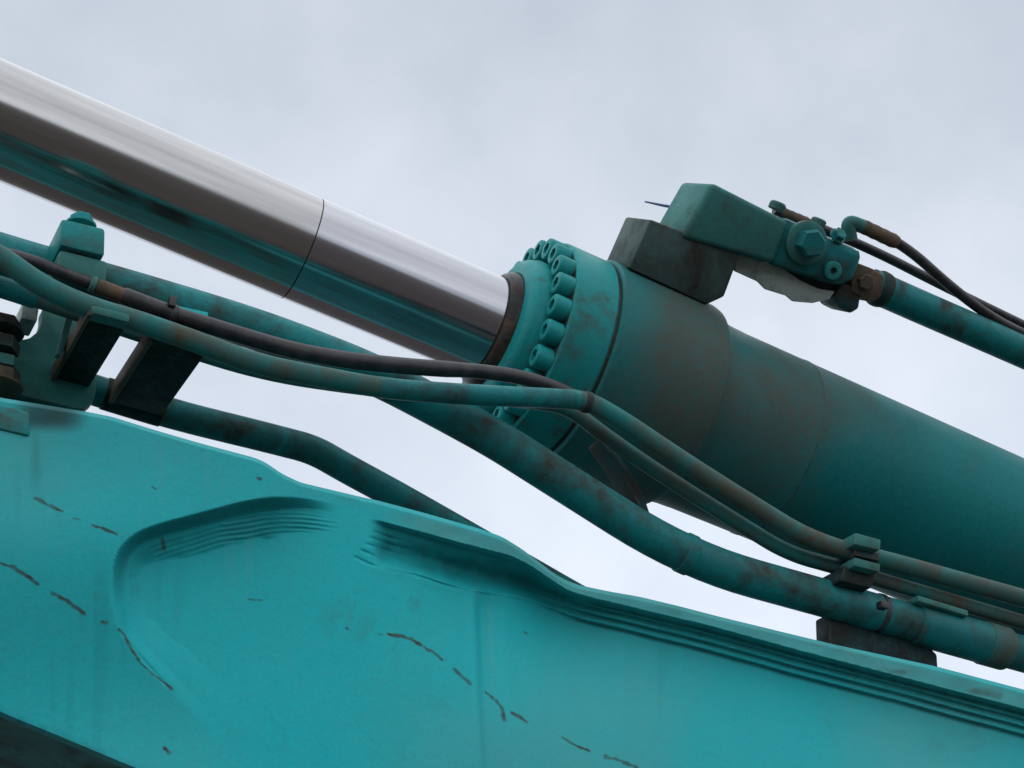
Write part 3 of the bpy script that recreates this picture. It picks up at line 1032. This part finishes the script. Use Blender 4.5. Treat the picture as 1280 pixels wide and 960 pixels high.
hs = pipe_path([(-60, 300, 0.235), (40, 326, 0.235), (90, 346, 0.235), (118, 356, 0.235), (160, 372, 0.235), (215, 393, 0.235), (290, 416, 0.23), (360, 437, 0.23), (430, 450, 0.23), (520, 459, 0.228), (600, 464, 0.225), (650, 471, 0.22), (690, 483, 0.21), (733, 503, 0.20), (778, 526, 0.20), (880, 594, 0.20), (1000, 668, 0.20), (1050, 687, 0.20), (1110, 701, 0.20), (1280, 748, 0.20), (1440, 792, 0.20)], 0.08, 0.012)
RHS = px_r(300, 420, 0.23, 11)
th = empty('rubber_hose', hs[len(hs) // 2], 'black rubber hose draped along the slim pipe under the chrome rod', 'hose')
i = near_index(hs, 160)
rr = [RHS * (0.72 if proj(p)[0] < 150 else 1.0 if proj(p)[0] < 560 else 0.92) for p in hs]
build(sweep(hs, rr, 20), 'hose_line', 'rubber', th)
build(sleeve(hs, 118, 162, RHS * 0.85), 'ferrule', 'rusty_steel', th)
build(sleeve(hs, 112, 120, RHS * 0.95), 'ferrule_nut', 'paint_block', th)
tag(build(sleeve(hs, 212, 220, RHS * 1.15), 'cable_tie', 'rubber'), 'small black tie round the rubber hose near the clamp arms', 'cable tie')
build(box(W(215, 378, 0.245), (H, Z, N), (0.004, 0.006, 0.004), 0.001), 'tie_lock', 'rubber', bpy.data.objects['cable_tie.001'])


# ------------------------------------------------------------------ clamps, arms and brackets
def along(p, q_, d):
    return (W(*q_, d) - W(*p, d)).normalized()


def block_px(front, d, depth, bevel=0.003):
    return prism([W(x, y, d) for x, y in front], -N * depth, bevel)


k1 = empty('pipe_clamp', W(100, 345, 0.19), 'two piece teal clamp with bolt on the upper pipe at left, below the chrome rod', 'clamp')
build(block_px([(77, 272), (132, 285), (131, 320), (75, 306)], 0.245, 0.075, 0.004), 'upper_jaw', 'paint_gland', k1)
build(block_px([(75, 311), (135, 326), (133, 353), (70, 335)], 0.240, 0.075, 0.004), 'lower_jaw', 'paint_block', k1)
c = W(101, 283, 0.208)
build(hex_head(c, Z, H, 0.013, 0.010, 0.017), 'hex_bolt', 'paint_gland', k1)

k2 = empty('pipe_clamp', W(1080, 725, 0.24), 'small stacked clamp holding two slim pipes at lower right', 'clamp')
build(block_px([(1069, 665), (1102, 674), (1101, 688), (1068, 680)], 0.280, 0.035, 0.003), 'cap_plate', 'paint_block', k2)
build(block_px([(1069, 683), (1100, 691), (1100, 701), (1069, 694)], 0.268, 0.05, 0.002), 'upper_jaw', 'paint_dark', k2)
build(block_px([(1068, 696), (1101, 705), (1100, 715), (1068, 707)], 0.272, 0.03, 0.002), 'lower_jaw', 'paint_block', k2)
build(block_px([(1056, 706), (1098, 716), (1090, 735), (1050, 726)], 0.258, 0.05, 0.003), 'clamp_base', 'paint_grimy', k2)

stand = build(block_px([(1036, 766), (1100, 782), (1160, 800), (1166, 812), (1172, 818), (1174, 850), (1100, 835), (1038, 818)], 0.215, 0.03, 0.003), 'pipe_stand', 'paint_grimy')
tag(stand, 'dark block on the boom edge carrying the thick pipe at lower right', 'bracket')


def arm(near_a, near_b, dn, length, th_, label):
    """flat arm reaching from the wall bracket out to the slim pipe, seen from below"""
    a, b2 = W(*near_a, dn), W(*near_b, dn)
    front = [a, b2, b2 + Z * th_, a + Z * th_]
    t_ = empty('clamp_arm', a - N * length, label, 'bracket', 'clamp arms under the pipes')
    build(prism(front, -N * length, 0.003), 'arm_plate', 'paint_grimy', t_)
    # thin side flange down the left edge
    hd = (b2 - a).normalized()
    fl = [a - hd * 0.006 - Z * 0.004, a - hd * 0.0005 - Z * 0.004, a - hd * 0.0005 + Z * (th_ + 0.002), a - hd * 0.006 + Z * (th_ + 0.002)]
    build(prism(fl, -N * (length - 0.004), 0.0015), 'side_flange', 'rusty_steel', t_)
    return t_


a1 = arm((117, 391), (162, 403), 0.265, 0.17, 0.014, 'dark clamp arm nearest the left edge, welded to the rounded plate')
build(block_px([(114, 380), (163, 392), (162, 403), (116, 391)], 0.272, 0.02, 0.003), 'end_cap', 'paint_block', a1)
build(block_px([(86, 383), (95, 386), (84, 430), (76, 444), (70, 442), (78, 414)], 0.17, 0.012, 0.002), 'web_plate', 'paint_block', a1)
a2 = arm((193, 424), (258, 443), 0.245, 0.17, 0.018, 'dark clamp arm to the right of the bright gap, over the low pipe')
build(sleeve(low, 128, 206, RLOW * 1.07), 'pipe_saddle', 'paint_grimy', a2)
tag(build(block_px([(220, 381), (261, 390), (260, 398), (220, 389)], 0.215, 0.02, 0.002), 'clip_plate', 'paint_plain'), 'small flat teal clip plate behind the black hose', 'clip')

pts = [(-60, 404), (24, 424), (37, 422), (48, 413), (52, 400), (52, 388), (60, 377), (100, 388), (108, 420), (121, 470), (121, 488), (117, 502), (106, 511), (92, 510), (40, 497), (-60, 472)]
wb = empty('wall_bracket', W(60, 505, 0.09), 'flat teal bracket plate with rounded lower corner at the left edge', 'bracket')
build(block_px(pts, 0.098, 0.02, 0.003), 'bracket_plate', 'paint_block', wb)
tag(build(box(W(33, 398, 0.12), (H, Z, N), (0.009, 0.012, 0.02), 0.002), 'spacer', 'paint_pale'), 'pale square spacer between bracket plate and pipe, left edge', 'spacer')
build(block_px([(-60, 464), (60, 494), (104, 508), (100, 540), (-60, 520)], 0.085, 0.06, 0.003), 'shade_filler', 'paint_grimy', wb)  # dark block added to fill the shaded recess below the plate
st_ = empty('bolt_stack', W(2, 410, 0.12), 'rusty stacked nuts and studs cut off by the left edge', 'fastener')
build(hex_head(W(-2, 416, 0.13), Z, H, 0.024, 0.013, 0.028), 'upper_nut', 'paint_dark', st_)
build(hex_head(W(-4, 440, 0.13), Z, H, 0.024, 0.016), 'lower_nut', 'paint_dark', st_)
build(hex_head(W(-4, 464, 0.13), Z, H, 0.026, 0.014), 'lock_nut', 'paint_block', st_)
build(hex_head(W(-4, 484, 0.13), Z, H, 0.024, 0.016, 0.028), 'base_nut', 'rusty_steel', st_)

lug = empty('boom_lug', W(10, 555, D0), 'small teal lug standing out of the boom side at the left edge', 'lug')
build(block_px([(-80, 486), (37, 514), (38, 545), (-80, 517)], D0 + 0.045, 0.055, 0.003), 'lug_body', 'paint_gland', lug)
build(block_px([(-80, 530), (30, 556), (30, 566), (-80, 540)], D0 + 0.012, 0.02, 0.003), 'lug_weld', 'paint_plain', lug)

# thin strap under the cylinder head
hang = prism([W(*p, 0.19) for p in ((748, 548), (762, 554), (784, 582), (804, 616), (815, 648), (806, 644), (784, 602), (764, 570))], -N * 0.03, 0.002)
tag(build(hang, 'strap', 'paint_dark'), 'thin rusty strap hanging under the cylinder head above the thick pipe', 'strap')
